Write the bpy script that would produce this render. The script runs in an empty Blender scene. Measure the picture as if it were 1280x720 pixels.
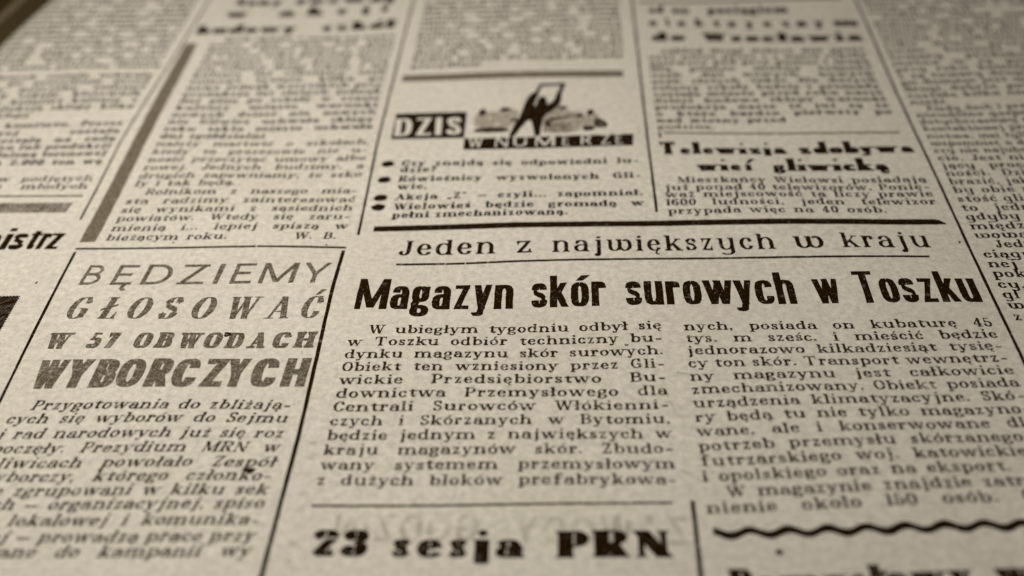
import bpy, bmesh, math, random
import numpy as np
from mathutils import Matrix, Vector

R = math.radians
MM = 0.001
random.seed(7); rng = np.random.default_rng(11)
scene = bpy.context.scene
C = scene.collection

# ------------------------------------------------------------------ camera
cam = bpy.data.cameras.new('camera'); co = bpy.data.objects.new('camera', cam); C.objects.link(co)
cam.sensor_width = 36.0; cam.lens = 44.0766
cam.clip_start = 0.005; cam.clip_end = 20
co.matrix_world = Matrix.Translation((89.8616*MM, -154.2707*MM, 120.111*MM)) @ (
    Matrix.Rotation(R(3.54678), 4, 'Z') @ Matrix.Rotation(R(90 - 35.8014), 4, 'X') @ Matrix.Rotation(R(-2.72408), 4, 'Z'))
cam.dof.use_dof = True
cam.dof.focus_distance = 0.2005
cam.dof.aperture_fstop = 10.9
cam.dof.aperture_blades = 0
scene.camera = co

# ------------------------------------------------------------------ world, lamp, exposure
w = bpy.data.worlds.new('World'); scene.world = w; w.use_nodes = True
bg = w.node_tree.nodes['Background']
bg.inputs['Color'].default_value = (1.0, 0.86, 0.66, 1); bg.inputs['Strength'].default_value = 0.10
def area(name, loc, target, size, power, col):
    l = bpy.data.lights.new(name, 'AREA'); l.shape = 'RECTANGLE'; l.size = size[0]; l.size_y = size[1]; l.energy = power; l.color = col
    o = bpy.data.objects.new(name, l); C.objects.link(o); o.location = loc
    o.rotation_euler = (Vector(target) - Vector(loc)).to_track_quat('-Z', 'Y').to_euler()
    return o
area('window_light', (-0.005, 0.045, 0.22), (0.025, 0.0, 0), (0.10, 0.12), 0.575, (1.0, 0.968, 0.91))
scene.view_settings.view_transform = 'Standard'; scene.view_settings.look = 'None'
scene.view_settings.exposure = 0.0; scene.view_settings.gamma = 1.0
scene.cycles.max_bounces = 4; scene.cycles.diffuse_bounces = 2

# ------------------------------------------------------------------ procedural materials
def new_mat(name):
    m = bpy.data.materials.new(name); m.use_nodes = True; nt = m.node_tree
    b = nt.nodes['Principled BSDF']; b.inputs['Roughness'].default_value = .9
    if 'Specular IOR Level' in b.inputs: b.inputs['Specular IOR Level'].default_value = .15
    return m, nt, b
def coords(nt):
    return nt.nodes.new('ShaderNodeTexCoord').outputs['Object']
def noise(nt, vec, scale, detail=2.0, rough=.5, stretch=None):
    if stretch:
        mp = nt.nodes.new('ShaderNodeMapping'); mp.inputs['Scale'].default_value = stretch
        nt.links.new(vec, mp.inputs['Vector']); vec = mp.outputs['Vector']
    n = nt.nodes.new('ShaderNodeTexNoise'); n.inputs['Scale'].default_value = scale
    n.inputs['Detail'].default_value = detail; n.inputs['Roughness'].default_value = rough
    nt.links.new(vec, n.inputs['Vector']); return n.outputs['Fac']
def ramp(nt, fac, a, b, lo=0.0, hi=1.0):
    m = nt.nodes.new('ShaderNodeMapRange'); m.clamp = True
    m.inputs['From Min'].default_value = a; m.inputs['From Max'].default_value = b
    m.inputs['To Min'].default_value = lo; m.inputs['To Max'].default_value = hi
    nt.links.new(fac, m.inputs['Value']); return m.outputs['Result']
def mix(nt, fac, a, b, mode='MIX'):
    m = nt.nodes.new('ShaderNodeMix'); m.data_type = 'RGBA'; m.blend_type = mode; m.clamp_factor = True
    if isinstance(fac, (int, float)): m.inputs[0].default_value = fac
    else: nt.links.new(fac, m.inputs[0])
    for v, i in ((a, 6), (b, 7)):
        if isinstance(v, tuple): m.inputs[i].default_value = v if len(v) == 4 else v + (1,)
        else: nt.links.new(v, m.inputs[i])
    return m.outputs[2]
def math_(nt, op, a, b):
    m = nt.nodes.new('ShaderNodeMath'); m.operation = op
    for v, i in ((a, 0), (b, 1)):
        if isinstance(v, (int, float)): m.inputs[i].default_value = v
        else: nt.links.new(v, m.inputs[i])
    return m.outputs[0]

PAPER = (0.632, 0.583, 0.498)
def paper_colour(nt, vec):
    """grey-buff newsprint: pulp mottling, darker fibres, pale fibres, soft large stains"""
    c = mix(nt, ramp(nt, noise(nt, vec, 900, 3, .6), .30, .70), tuple(k * .82 for k in PAPER), tuple(min(1, k * 1.12) for k in PAPER))
    c = mix(nt, ramp(nt, noise(nt, vec, 2300, 2, .6), .54, .74, 0, .42), c, (.32, .285, .235))
    c = mix(nt, ramp(nt, noise(nt, vec, 1500, 2, .5, (1, .35, 1)), .64, .76, 0, .40), c, (.32, .28, .225))
    c = mix(nt, ramp(nt, noise(nt, vec, 1700, 2, .5, (.4, 1, 1)), .62, .74, 0, .35), c, (.75, .705, .64))
    c = mix(nt, ramp(nt, noise(nt, vec, 45, 4, .6), .40, .72, 0, .22), c, (.45, .40, .33))
    return c
def paper_bump(nt, vec, b, s=.25):
    h = noise(nt, vec, 1400, 4, .65); h2 = noise(nt, vec, 130, 2, .5)
    a = math_(nt, 'ADD', h, math_(nt, 'MULTIPLY', h2, 1.5))
    bp = nt.nodes.new('ShaderNodeBump'); bp.inputs['Strength'].default_value = s; bp.inputs['Distance'].default_value = .00008
    nt.links.new(a, bp.inputs['Height']); nt.links.new(bp.outputs['Normal'], b.inputs['Normal'])

def paper_mat(name, tint=1.0, warm=(.98, .95)):
    m, nt, b = new_mat(name); v = coords(nt)
    c = paper_colour(nt, v)
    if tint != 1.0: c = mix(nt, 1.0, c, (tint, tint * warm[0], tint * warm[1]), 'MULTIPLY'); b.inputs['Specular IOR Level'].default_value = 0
    nt.links.new(c, b.inputs['Base Color']); paper_bump(nt, v, b)
    return m
def ink_mat(name, ink, wear, scale, lo=.50, hi=.66, base=.0, speck=0.0):
    """printing ink that did not take everywhere: where the noise is high, the newsprint shows"""
    m, nt, b = new_mat(name); v = coords(nt)
    pc = paper_colour(nt, v)
    f = ramp(nt, noise(nt, v, scale, 3, .6), lo, hi, base, wear)
    f = math_(nt, 'MAXIMUM', f, ramp(nt, noise(nt, v, scale * .28, 2, .5), lo + .06, hi + .10, 0, wear * .9))
    if speck: f = math_(nt, 'MAXIMUM', f, ramp(nt, noise(nt, v, 3800, 2, .5), .52, .60, base, speck))
    nt.links.new(mix(nt, f, ink, pc), b.inputs['Base Color']); b.inputs['Roughness'].default_value = 1; b.inputs['Specular IOR Level'].default_value = .02
    return m
M = {}
M['paper'] = paper_mat('newsprint')
M['paper_shaded'] = paper_mat('newsprint_painted_shade', .26, (.85, .62))  # leaf edge past the fold: shade darkened into the paper colour
M['paper_shadow_gap'] = paper_mat('newsprint_shadow_gap', .10, (.78, .42))  # dark sheet colour standing in for the shadow gap beside the fold
M['ink'] = ink_mat('black_ink', (.015, .0068, .001), .34, 1700, .60, .80, .0)
M['ink_body'] = ink_mat('text_ink', (.024, .0125, .0024), .68, 1150, .56, .78, .0)
M['ink_bold'] = ink_mat('bold_text_ink', (.019, .0092, .0015), .5, 1150, .57, .78, .0)
M['ink_rule'] = ink_mat('rule_ink', (.019, .0092, .0015), .5, 900, .60, .78, .0)
M['tint'] = ink_mat('brown_tint_ink', (.060, .042, .019), .52, 1500, .52, .72, .04, .30)
M['tint_bar'] = ink_mat('brown_bar_ink', (.095, .071, .041), .35, 1400, .52, .74, .05, .22)
M['grey'] = ink_mat('halftone_grey', (.19, .152, .105), .75, 1500, .46, .62, .1, .45)
M['ghost'] = ink_mat('show_through', (.36, .325, .26), .97, 300, .40, .60, .2)
def table_mat():
    m, nt, b = new_mat('dark_wood'); v = coords(nt)
    nt.links.new(mix(nt, ramp(nt, noise(nt, v, 60, 4, .6, (1, 8, 1)), .35, .7), (.026, .014, .003), (.046, .027, .007)), b.inputs['Base Color'])
    b.inputs['Roughness'].default_value = .55
    return m
M['table'] = table_mat()

# ------------------------------------------------------------------ the page surface: nearly flat, a little wavy, rolled over at its left fold
ROOT = (80.0, 10.0)                                  # the newspaper's Empty, page millimetres
FOLD_X, FOLD_R = -40.6, 4.2
def page_z(x, y):
    x = np.asarray(x, float); y = np.asarray(y, float)
    z = .16 * np.sin(x / 17. + y / 41. + .6) + .12 * np.sin(y / 13. - x / 60. + 1.3) + .10 * np.sin(x / 7.5 + y / 9.0)
    return z * np.clip((x - FOLD_X) / 25., 0, 1)
def surf(x, y, lift=0.0):
    """flat page millimetres -> space: waves on the flat part, a roll over the fold at the left, the fold running slightly askew"""
    x = np.asarray(x, float); y = np.asarray(y, float); lift = np.asarray(lift, float)
    a = np.clip(FOLD_X - x, 0, 100) / FOLD_R
    X = np.where(a > 0, FOLD_X - (FOLD_R + lift) * np.sin(a), x)
    Z = page_z(x, y) - FOLD_R * (1 - np.cos(a)) + lift * np.cos(a)
    X = X + np.clip((FOLD_X + 8 - x) / 8, 0, 1) * (.35 * np.sin(y / 11.) + np.clip((y - 112) * .105, -1, 4))
    return np.stack([X, y + 0 * X, Z], -1)
root = bpy.data.objects.new('newspaper', None); C.objects.link(root)
root.location = (ROOT[0]*MM, ROOT[1]*MM, 0); root.empty_display_size = .05
root['label'] = 'old sepia newspaper page with Polish columns, headlines and rules, folded at left'
root['category'] = 'newspaper'

def link(name, V, Fc, mat, parent=root, label=None, smooth=False):
    me = bpy.data.meshes.new(name)
    V = np.asarray(V, float).copy()
    V[:, 0] -= ROOT[0]; V[:, 1] -= ROOT[1]
    me.from_pydata((V * MM).tolist(), [], Fc); me.update()
    if smooth: me.polygons.foreach_set('use_smooth', [True] * len(me.polygons))
    o = bpy.data.objects.new(name, me); C.objects.link(o); me.materials.append(mat)
    if parent is not None: o.parent = parent
    if label: o['label'] = label
    return o

def wobble(P, amp):
    """ink spread: a small irregular displacement of the outline, continuous over the sheet"""
    x, y = P[:, 0], P[:, 1]
    dx = np.sin(x * 9.1 + y * 5.3) + np.sin(x * 3.7 - y * 7.9 + 2) + .7 * np.sin(x * 17.3 + y * 13.1 + 1)
    dy = np.sin(x * 6.3 - y * 8.7 + 4) + np.sin(x * 11.9 + y * 3.1 + 1) + .7 * np.sin(-x * 15.1 + y * 19.7)
    return P + amp * .5 * np.c_[dx, dy]

class Ink:
    """collects printed shapes given in page millimetres; becomes ONE mesh lying on the page"""
    def __init__(s, amp=.03, lift=.02): s.V = []; s.F = []; s.n = 0; s.amp = amp; s.lift = lift; s.Z = []
    def add(s, P, faces, layer=None):
        P = np.asarray(P, float); s.V.append(wobble(P, s.amp))
        s.Z.append(np.full(len(P), s.lift) if layer is None else s.lift + np.asarray(layer))
        s.F += [tuple(i + s.n for i in f) for f in faces]; s.n += len(P)
    def poly(s, pts, layer=0.0):
        pts = np.asarray(pts, float)
        if np.ptp(pts, axis=0).max() < 2.2: s.add(pts, [tuple(range(len(pts)))], np.full(len(pts), layer)); return
        # a large shape follows the waves of the sheet: cut it into a fine grid first
        bm = bmesh.new(); bm.faces.new([bm.verts.new((x, y, 0)) for x, y in pts])
        lo, hi = pts.min(0), pts.max(0)
        for ax in (0, 1):
            for c in np.arange(lo[ax] + .9, hi[ax], 1.3):
                p = [0, 0, 0]; p[ax] = float(c); nrm = [0, 0, 0]; nrm[ax] = 1
                bmesh.ops.bisect_plane(bm, geom=bm.verts[:] + bm.edges[:] + bm.faces[:], plane_co=p, plane_no=nrm)
        bm.verts.index_update()
        P = [(v.co.x, v.co.y) for v in bm.verts]; F_ = [tuple(v.index for v in f.verts) for f in bm.faces]; bm.free()
        s.add(P, F_, np.full(len(P), layer))
    def strip(s, a, b, wa, wb=None, step=1.5, layer=0.0):
        """a ruled line from a to b"""
        wb = wa if wb is None else wb
        a = np.array(a, float); b = np.array(b, float); L = np.hypot(*(b - a)); n = max(2, int(L / step) + 1)
        t = np.linspace(0, 1, n)[:, None]; c = a + (b - a) * t; d = (b - a) / L; nv = np.array([-d[1], d[0]])
        hw = (wa + (wb - wa) * t) / 2
        P = np.empty((2 * n, 2)); P[0::2] = c + nv * hw; P[1::2] = c - nv * hw
        s.add(P, [(2*i, 2*i + 1, 2*i + 3, 2*i + 2) for i in range(n - 1)], np.full(2 * n, layer))
    def build(s, name, mat, parent=root, label=None):
        P = np.vstack(s.V); Z = np.concatenate(s.Z)
        V = surf(P[:, 0], P[:, 1], Z)
        return link(name, V, s.F, mat, parent, label)


# ---------------------------------------------------------------- type: a stroke-built letter engine
# lower case: y 0 = baseline, 1 = x-height, 2 = ascender, -1 = descender.  capitals/digits: 0..1 = cap height
# stroke kinds:  s stem  h thin bar  d diagonal (k thick / t thin)  p pen path  b thick-spine path  . dot
class Face:
    def __init__(s, xh, asc, desc, cap, W, tv, th, sl=0.0, st=0.0, gap=0.3, space=1.0, alt=False, slant=0.0,
                 jit=0.02, ball=True, n=6, capw=1.0, sq=1.0):
        s.__dict__.update(locals()); del s.__dict__['s']
        s.cache = {}
S = lambda x, a, b, bot='', top='': ('s', x, a, b, bot, top)
LOW = {
 'a': (.94, 'oS', [S(1, 0, .62, 'r'), ('p', [(.10, .74), 'v', (.5, 1), 'h', (1, .60)]), ('p', [(1, .60), 'v', (.55, .58), 'h', (0, .29), 'v', (.42, 0), 'h', (1, .30)]), ('.', .10, .76, .8)]),
 'b': (1.0, 'so', [S(0, 0, 2, '', 'l'), ('p', [(0, .66), 'v', (.52, 1), 'h', (1, .5), 'v', (.52, 0), 'h', (0, .33)])]),
 'c': (.88, 'oo', [('p', [(.97, .74), 'v', (.54, 1), 'h', (0, .5), 'v', (.56, 0), 'h', (1, .30)]), ('.', .93, .74, .85)]),
 'd': (1.0, 'os', [S(1, 0, 2, 'r', 'l'), ('p', [(1, .66), 'v', (.48, 1), 'h', (0, .5), 'v', (.48, 0), 'h', (1, .33)])]),
 'e': (.92, 'oo', [('h', .05, .98, .53), ('p', [(1, .53), 'v', (.52, 1), 'h', (0, .5), 'v', (.56, 0), 'h', (1, .26)])]),
 'f': (.86, 'so', [S(.25, 0, 1.55, 'lr', ''), ('p', [(.25, 1.5), 'v', (.7, 2), 'h', (1.05, 1.75)]), ('hx', .25, 1), ('.', 1.0, 1.74, .8)]),
 'g': (.98, 'oo', [('p', [(.46, 1), 'h', (.90, .68), 'v', (.46, .36), 'h', (.02, .68), 'v', (.46, 1)]), ('p', [(.14, .44), 'v', (.02, .22), 'v', (.25, .04), 'h', (.7, .02), 'h', (1, -.38), 'v', (.48, -1), 'h', (0, -.52), 'v', (.25, .02)]), ('h', .78, 1.14, .97)]),
 'h': (1.0, 'ss', [S(0, 0, 2, 'lr', 'l'), S(1, 0, .62, 'lr', ''), ('p', [(0, .60), 'v', (.58, 1), 'h', (1, .58)])]),
 'i': (0, 'ss', [S(.5, 0, 1, 'lr', 'l'), ('.', .5, 1.74, 1.0)]),
 'j': (.45, 'ss', [S(1, -.45, 1, '', 'l'), ('p', [(1, -.45), 'v', (.45, -1), 'h', (0, -.75)]), ('.', 1, 1.74, 1.0), ('.', .05, -.72, .8)]),
 'k': (1.02, 'sv', [S(0, 0, 2, 'lr', 'l'), ('d', .10, .34, .88, 1, 't'), ('d', .36, .62, 1, 0, 'k'), ('sf', .86, 1, 't'), ('sf', .98, 0, 'b')]),
 'l': (0, 'ss', [S(.5, 0, 2, 'lr', 'l')]),
 'm': (1.72, 'ss', [S(0, 0, 1, 'lr', 'l'), S(.5, 0, .62, 'lr'), S(1, 0, .62, 'lr'), ('p', [(0, .6), 'v', (.29, 1), 'h', (.5, .58)]), ('p', [(.5, .6), 'v', (.79, 1), 'h', (1, .58)])]),
 'n': (1.0, 'ss', [S(0, 0, 1, 'lr', 'l'), S(1, 0, .62, 'lr'), ('p', [(0, .6), 'v', (.58, 1), 'h', (1, .58)])]),
 'o': (.98, 'oo', [('p', [(.5, 1), 'h', (1, .5), 'v', (.5, 0), 'h', (0, .5), 'v', (.5, 1)])]),
 'p': (1.0, 'so', [S(0, -1, 1, 'lr', 'l'), ('p', [(0, .66), 'v', (.52, 1), 'h', (1, .5), 'v', (.52, 0), 'h', (0, .33)])]),
 'q': (1.0, 'os', [S(1, -1, 1, 'lr', ''), ('p', [(1, .66), 'v', (.48, 1), 'h', (0, .5), 'v', (.48, 0), 'h', (1, .33)])]),
 'r': (.72, 'so', [S(0, 0, 1, 'lr', 'l'), ('p', [(0, .55), 'v', (.66, 1), 'h', (1, .76)]), ('.', .94, .78, .9)]),
 's': (.80, 'oo', [('p', [(.92, .76), 'v', (.5, 1), 'h', (.04, .75)]), ('b', [(.04, .75), (.06, .46), (.96, .58), (.98, .27)]), ('p', [(.98, .27), 'v', (.48, 0), 'h', (.04, .26)]), ('tk', .94, 1, .62), ('tk', .02, 0, .38)]),
 't': (.66, 'so', [S(.3, .3, 1.42), ('p', [(.3, .32), 'v', (.72, 0), 'h', (1.02, .22)]), ('hx', .3, 1)]),
 'u': (1.0, 'ss', [S(0, .38, 1, '', 'l'), S(1, 0, 1, 'r', 'l'), ('p', [(0, .40), 'v', (.42, 0), 'h', (1, .40)])]),
 'v': (1.0, 'vv', [('d', 0, 1, .5, 0, 'k'), ('d', 1, 1, .5, 0, 't'), ('sf', 0, 1, 't'), ('sf', 1, 1, 't')]),
 'w': (1.60, 'vv', [('d', 0, 1, .27, 0, 'k'), ('d', .52, 1, .27, 0, 't'), ('d', .48, 1, .76, 0, 'k'), ('d', 1, 1, .76, 0, 't'), ('sf', 0, 1, 't'), ('sf', .5, 1, 't'), ('sf', 1, 1, 't')]),
 'x': (1.0, 'vv', [('d', 0, 1, 1, 0, 'k'), ('d', 1, 1, 0, 0, 't'), ('sf', 0, 1, 't'), ('sf', 1, 1, 't'), ('sf', 0, 0, 'b'), ('sf', 1, 0, 'b')]),
 'y': (1.0, 'vv', [('d', 0, 1, .5, 0, 'k'), ('d', 1, 1, .32, -.7, 't'), ('p', [(.34, -.7), 'v', (.1, -.98), 'h', (-.05, -.72)]), ('sf', 0, 1, 't'), ('sf', 1, 1, 't'), ('.', .0, -.76, .8)]),
 'z': (.86, 'oo', [('h', 0, 1, 1), ('h', 0, 1, 0), ('d', .93, 1, .07, 0, 'z'), ('tk', .0, 1, .64), ('tk', 1, 0, .34)]),
}
ALT = {
 'w': (1.62, 'so', [S(0, .38, 1, '', 'l'), S(.48, .30, 1, '', 'l'), ('p', [(0, .40), 'v', (.22, 0), 'h', (.48, .40)]), ('p', [(.48, .4), 'v', (.74, 0), 'h', (1, .5), 'v', (.80, 1), 'h', (.72, .86)])]),
 'y': (1.0, 'ss', [S(0, .38, 1, '', 'l'), S(1, -.45, 1, '', 'l'), ('p', [(0, .40), 'v', (.42, 0), 'h', (1, .40)]), ('p', [(1, -.45), 'v', (.5, -1), 'h', (.08, -.72)])]),
 'g': (1.0, 'os', [S(1, -.45, 1), ('p', [(1, .66), 'v', (.48, 1), 'h', (0, .5), 'v', (.48, 0), 'h', (1, .33)]), ('p', [(1, -.45), 'v', (.5, -1), 'h', (.08, -.72)])]),
}
CAP = {
 'A': (1.2, 'vv', [('d', .5, 1, 0, 0, 't'), ('d', .5, 1, 1, 0, 'k'), ('h', .2, .8, .30), ('sf', 0, 0, 'b'), ('sf', 1, 0, 'b')]),
 'B': (1.05, 'so', [S(0, 0, 1, 'l', 'l'), ('p', [(0, 1), 'L', (.45, 1), 'h', (.9, .76), 'v', (.45, .53), 'L', (0, .53)]), ('p', [(.45, .53), 'h', (1, .27), 'v', (.45, 0), 'L', (0, 0)])]),
 'C': (1.1, 'oo', [('p', [(1, .70), 'v', (.55, 1), 'h', (0, .5), 'v', (.56, 0), 'h', (1, .30)]), ('tk', .98, 1, .66)]),
 'D': (1.15, 'so', [S(0, 0, 1, 'l', 'l'), ('p', [(0, 1), 'L', (.42, 1), 'h', (1, .5), 'v', (.42, 0), 'L', (0, 0)])]),
 'E': (1.0, 'so', [S(0, 0, 1, 'l', 'l'), ('h', 0, .98, 1), ('h', 0, .8, .52), ('h', 0, 1, 0), ('tk', .98, 1, .7), ('tk', 1, 0, .3)]),
 'F': (.95, 'so', [S(0, 0, 1, 'lr', 'l'), ('h', 0, 1, 1), ('h', 0, .8, .52), ('tk', 1, 1, .7)]),
 'G': (1.15, 'os', [('p', [(.96, .72), 'v', (.55, 1), 'h', (0, .5), 'v', (.55, 0), 'h', (1, .25)]), S(1, .06, .46), ('h', .62, 1.08, .46), ('tk', .96, 1, .68)]),
 'H': (1.2, 'ss', [S(0, 0, 1, 'lr', 'lr'), S(1, 0, 1, 'lr', 'lr'), ('h', 0, 1, .52)]),
 'I': (0, 'ss', [S(.5, 0, 1, 'lr', 'lr')]),
 'J': (.75, 'os', [S(1, .3, 1, '', 'lr'), ('p', [(1, .32), 'v', (.5, 0), 'h', (0, .2)]), ('.', .06, .22, .9)]),
 'K': (1.15, 'sv', [S(0, 0, 1, 'lr', 'lr'), ('d', .08, .38, .92, 1, 't'), ('d', .34, .6, 1, 0, 'k'), ('sf', .92, 1, 't'), ('sf', 1, 0, 'b')]),
 'L': (.98, 'so', [S(0, 0, 1, 'l', 'lr'), ('h', 0, 1, 0), ('tk', 1, 0, .32)]),
 'M': (1.45, 'ss', [('sn', 0, 0, 1, 'lr', 'l'), S(1, 0, 1, 'lr', 'r'), ('d', .02, 1, .5, .05, 'k'), ('d', .98, 1, .5, .05, 't')]),
 'N': (1.2, 'ss', [('sn', 0, 0, 1, 'lr', 'l'), ('sn', 1, 0, 1, '', 'lr'), ('d', 0, 1, 1, 0, 'k')]),
 'O': (1.2, 'oo', [('p', [(.5, 1), 'h', (1, .5), 'v', (.5, 0), 'h', (0, .5), 'v', (.5, 1)])]),
 'P': (1.0, 'so', [S(0, 0, 1, 'lr', 'l'), ('p', [(0, 1), 'L', (.48, 1), 'h', (1, .72), 'v', (.48, .44), 'L', (0, .44)])]),
 'R': (1.1, 'so', [S(0, 0, 1, 'lr', 'l'), ('p', [(0, 1), 'L', (.46, 1), 'h', (.94, .75), 'v', (.46, .5), 'L', (0, .5)]), ('d', .50, .5, 1, 0, 'k'), ('sf', 1.0, 0, 'b')]),
 'S': (.95, 'oo', [('p', [(.94, .76), 'v', (.5, 1), 'h', (.02, .75)]), ('b', [(.02, .75), (.04, .45), (.97, .58), (1, .27)]), ('p', [(1, .27), 'v', (.48, 0), 'h', (.02, .24)]), ('tk', .96, 1, .68), ('tk', 0, 0, .32)]),
 'T': (1.1, 'vv', [S(.5, 0, 1, 'lr'), ('h', 0, 1, 1), ('tk', 0, 1, .68), ('tk', 1, 1, .68)]),
 'U': (1.15, 'ss', [S(0, .34, 1, '', 'lr'), ('sn', 1, .34, 1, '', 'lr'), ('p', [(0, .36), 'v', (.5, 0), 'h', (1, .36)])]),
 'W': (1.7, 'vv', [('d', 0, 1, .27, 0, 'k'), ('d', .52, 1, .27, 0, 't'), ('d', .48, 1, .76, 0, 'k'), ('d', 1, 1, .76, 0, 't'), ('sf', 0, 1, 't'), ('sf', .5, 1, 't'), ('sf', 1, 1, 't')]),
 'Y': (1.15, 'vv', [S(.5, 0, .48, 'lr'), ('d', 0, 1, .5, .42, 'k'), ('d', 1, 1, .5, .42, 't'), ('sf', 0, 1, 't'), ('sf', 1, 1, 't')]),
 'Z': (1.05, 'oo', [('h', 0, 1, 1), ('h', 0, 1, 0), ('d', .94, 1, .06, 0, 'z'), ('tk', .0, 1, .68), ('tk', 1, 0, .32)]),
 '0': (.95, 'oo', [('p', [(.5, 1), 'h', (1, .5), 'v', (.5, 0), 'h', (0, .5), 'v', (.5, 1)])]),
 '1': (.5, 'oo', [S(.6, 0, 1, 'lr', 'l'), ('d', .6, 1, .1, .78, 't')]),
 '2': (.95, 'oo', [('p', [(.02, .76), 'v', (.5, 1), 'h', (1, .72)]), ('d', 1, .66, .06, .08, 'z'), ('h', 0, 1, 0), ('h', 0, 1, .06), ('tk', 1, 0, .3), ('.', .02, .74, .6)]),
 '3': (.95, 'oo', [('p', [(.06, .78), 'v', (.5, 1), 'h', (.95, .77), 'v', (.48, .54), 'L', (.35, .54)]), ('p', [(.48, .54), 'h', (1, .27), 'v', (.48, 0), 'h', (.02, .24)]), ('.', .1, .77, .9), ('.', .08, .25, .9)]),
 '4': (1.0, 'oo', [S(.72, 0, 1, 'lr'), ('d', .72, 1, 0, .3, 't'), ('h', 0, 1.05, .28)]),
 '5': (.95, 'oo', [('h', .12, .92, 1), ('sn', .12, .5, 1), ('p', [(.12, .52), 'v', (.5, .62), 'h', (1, .3), 'v', (.48, 0), 'h', (.02, .24)]), ('.', .08, .26, .9)]),
 '6': (.95, 'oo', [('p', [(.92, .80), 'v', (.55, 1), 'h', (0, .42), 'v', (.5, 0), 'h', (1, .30), 'v', (.5, .60), 'h', (.05, .35)])]),
 '7': (.95, 'oo', [('h', 0, 1, 1), ('d', .96, 1, .38, 0, 'k'), ('tk', 0, 1, .68)]),
 '8': (.95, 'oo', [('p', [(.5, 1), 'h', (.93, .77), 'v', (.5, .54), 'h', (.07, .77), 'v', (.5, 1)]), ('p', [(.5, .54), 'h', (1, .27), 'v', (.5, 0), 'h', (0, .27), 'v', (.5, .54)])]),
 '9': (.95, 'oo', [('p', [(.08, .2), 'v', (.45, 0), 'h', (1, .58), 'v', (.5, 1), 'h', (0, .70), 'v', (.5, .40), 'h', (.95, .65)])]),
 '?': (.75, 'oo', [('p', [(.05, .75), 'v', (.5, 1), 'h', (1, .74), 'v', (.5, .35), 'L', (.5, .28)]), ('.', .5, .08, 1.0)]),
 '!': (0, 'oo', [S(.5, .3, 1), ('.', .5, .08, 1.0)]),
 '/': (.7, 'oo', [('d', 1, 1, 0, 0, 't')]),
}
PUN = {
 '.': (0, 'oo', [('.', .5, .10, 1.0)]), ',': (0, 'oo', [('.', .5, .10, 1.0), ('d', .9, .05, .1, -.45, 't')]),
 ':': (0, 'oo', [('.', .5, .12, 1.0), ('.', .5, .85, 1.0)]),
 '-': (.92, 'oo', [('hk', 0, 1, .46)]), '\u2014': (1.5, 'oo', [('hk', 0, 1, .46)]),
 '\u201e': (.6, 'oo', [('.', .0, .08, .9), ('.', 1, .08, .9), ('d', .1, .05, -.2, -.4, 't'), ('d', 1.1, .05, .8, -.4, 't')]),
 '\u201d': (.6, 'oo', [('.', .0, 1.75, .9), ('.', 1, 1.75, .9), ('d', .1, 1.7, -.2, 1.3, 't'), ('d', 1.1, 1.7, .8, 1.3, 't')]),
}
DIA = {'ą': ('a', 'o'), 'ę': ('e', 'o'), 'ć': ('c', 'a'), 'ń': ('n', 'a'), 'ó': ('o', 'a'), 'ś': ('s', 'a'), 'ź': ('z', 'a'), 'ż': ('z', 'd'), 'ł': ('l', 'l'),
       'Ą': ('A', 'o'), 'Ę': ('E', 'o'), 'Ć': ('C', 'a'), 'Ń': ('N', 'a'), 'Ó': ('O', 'a'), 'Ś': ('S', 'a'), 'Ź': ('Z', 'a'), 'Ż': ('Z', 'd'), 'Ł': ('L', 'l')}

def quarter(p, q, mode, n, sq=1.0):
    out = []
    for i in range(1, n + 1):
        t = i / n * math.pi / 2
        sn, cs = max(0, math.sin(t)) ** sq, max(0, math.cos(t)) ** sq      # sq < 1: squarer bowls
        if mode == 'h': x = p[0] + (q[0] - p[0]) * sn; y = q[1] + (p[1] - q[1]) * cs
        else:           x = q[0] + (p[0] - q[0]) * cs; y = p[1] + (q[1] - p[1]) * sn
        out.append((x, y))
    return out

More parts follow.
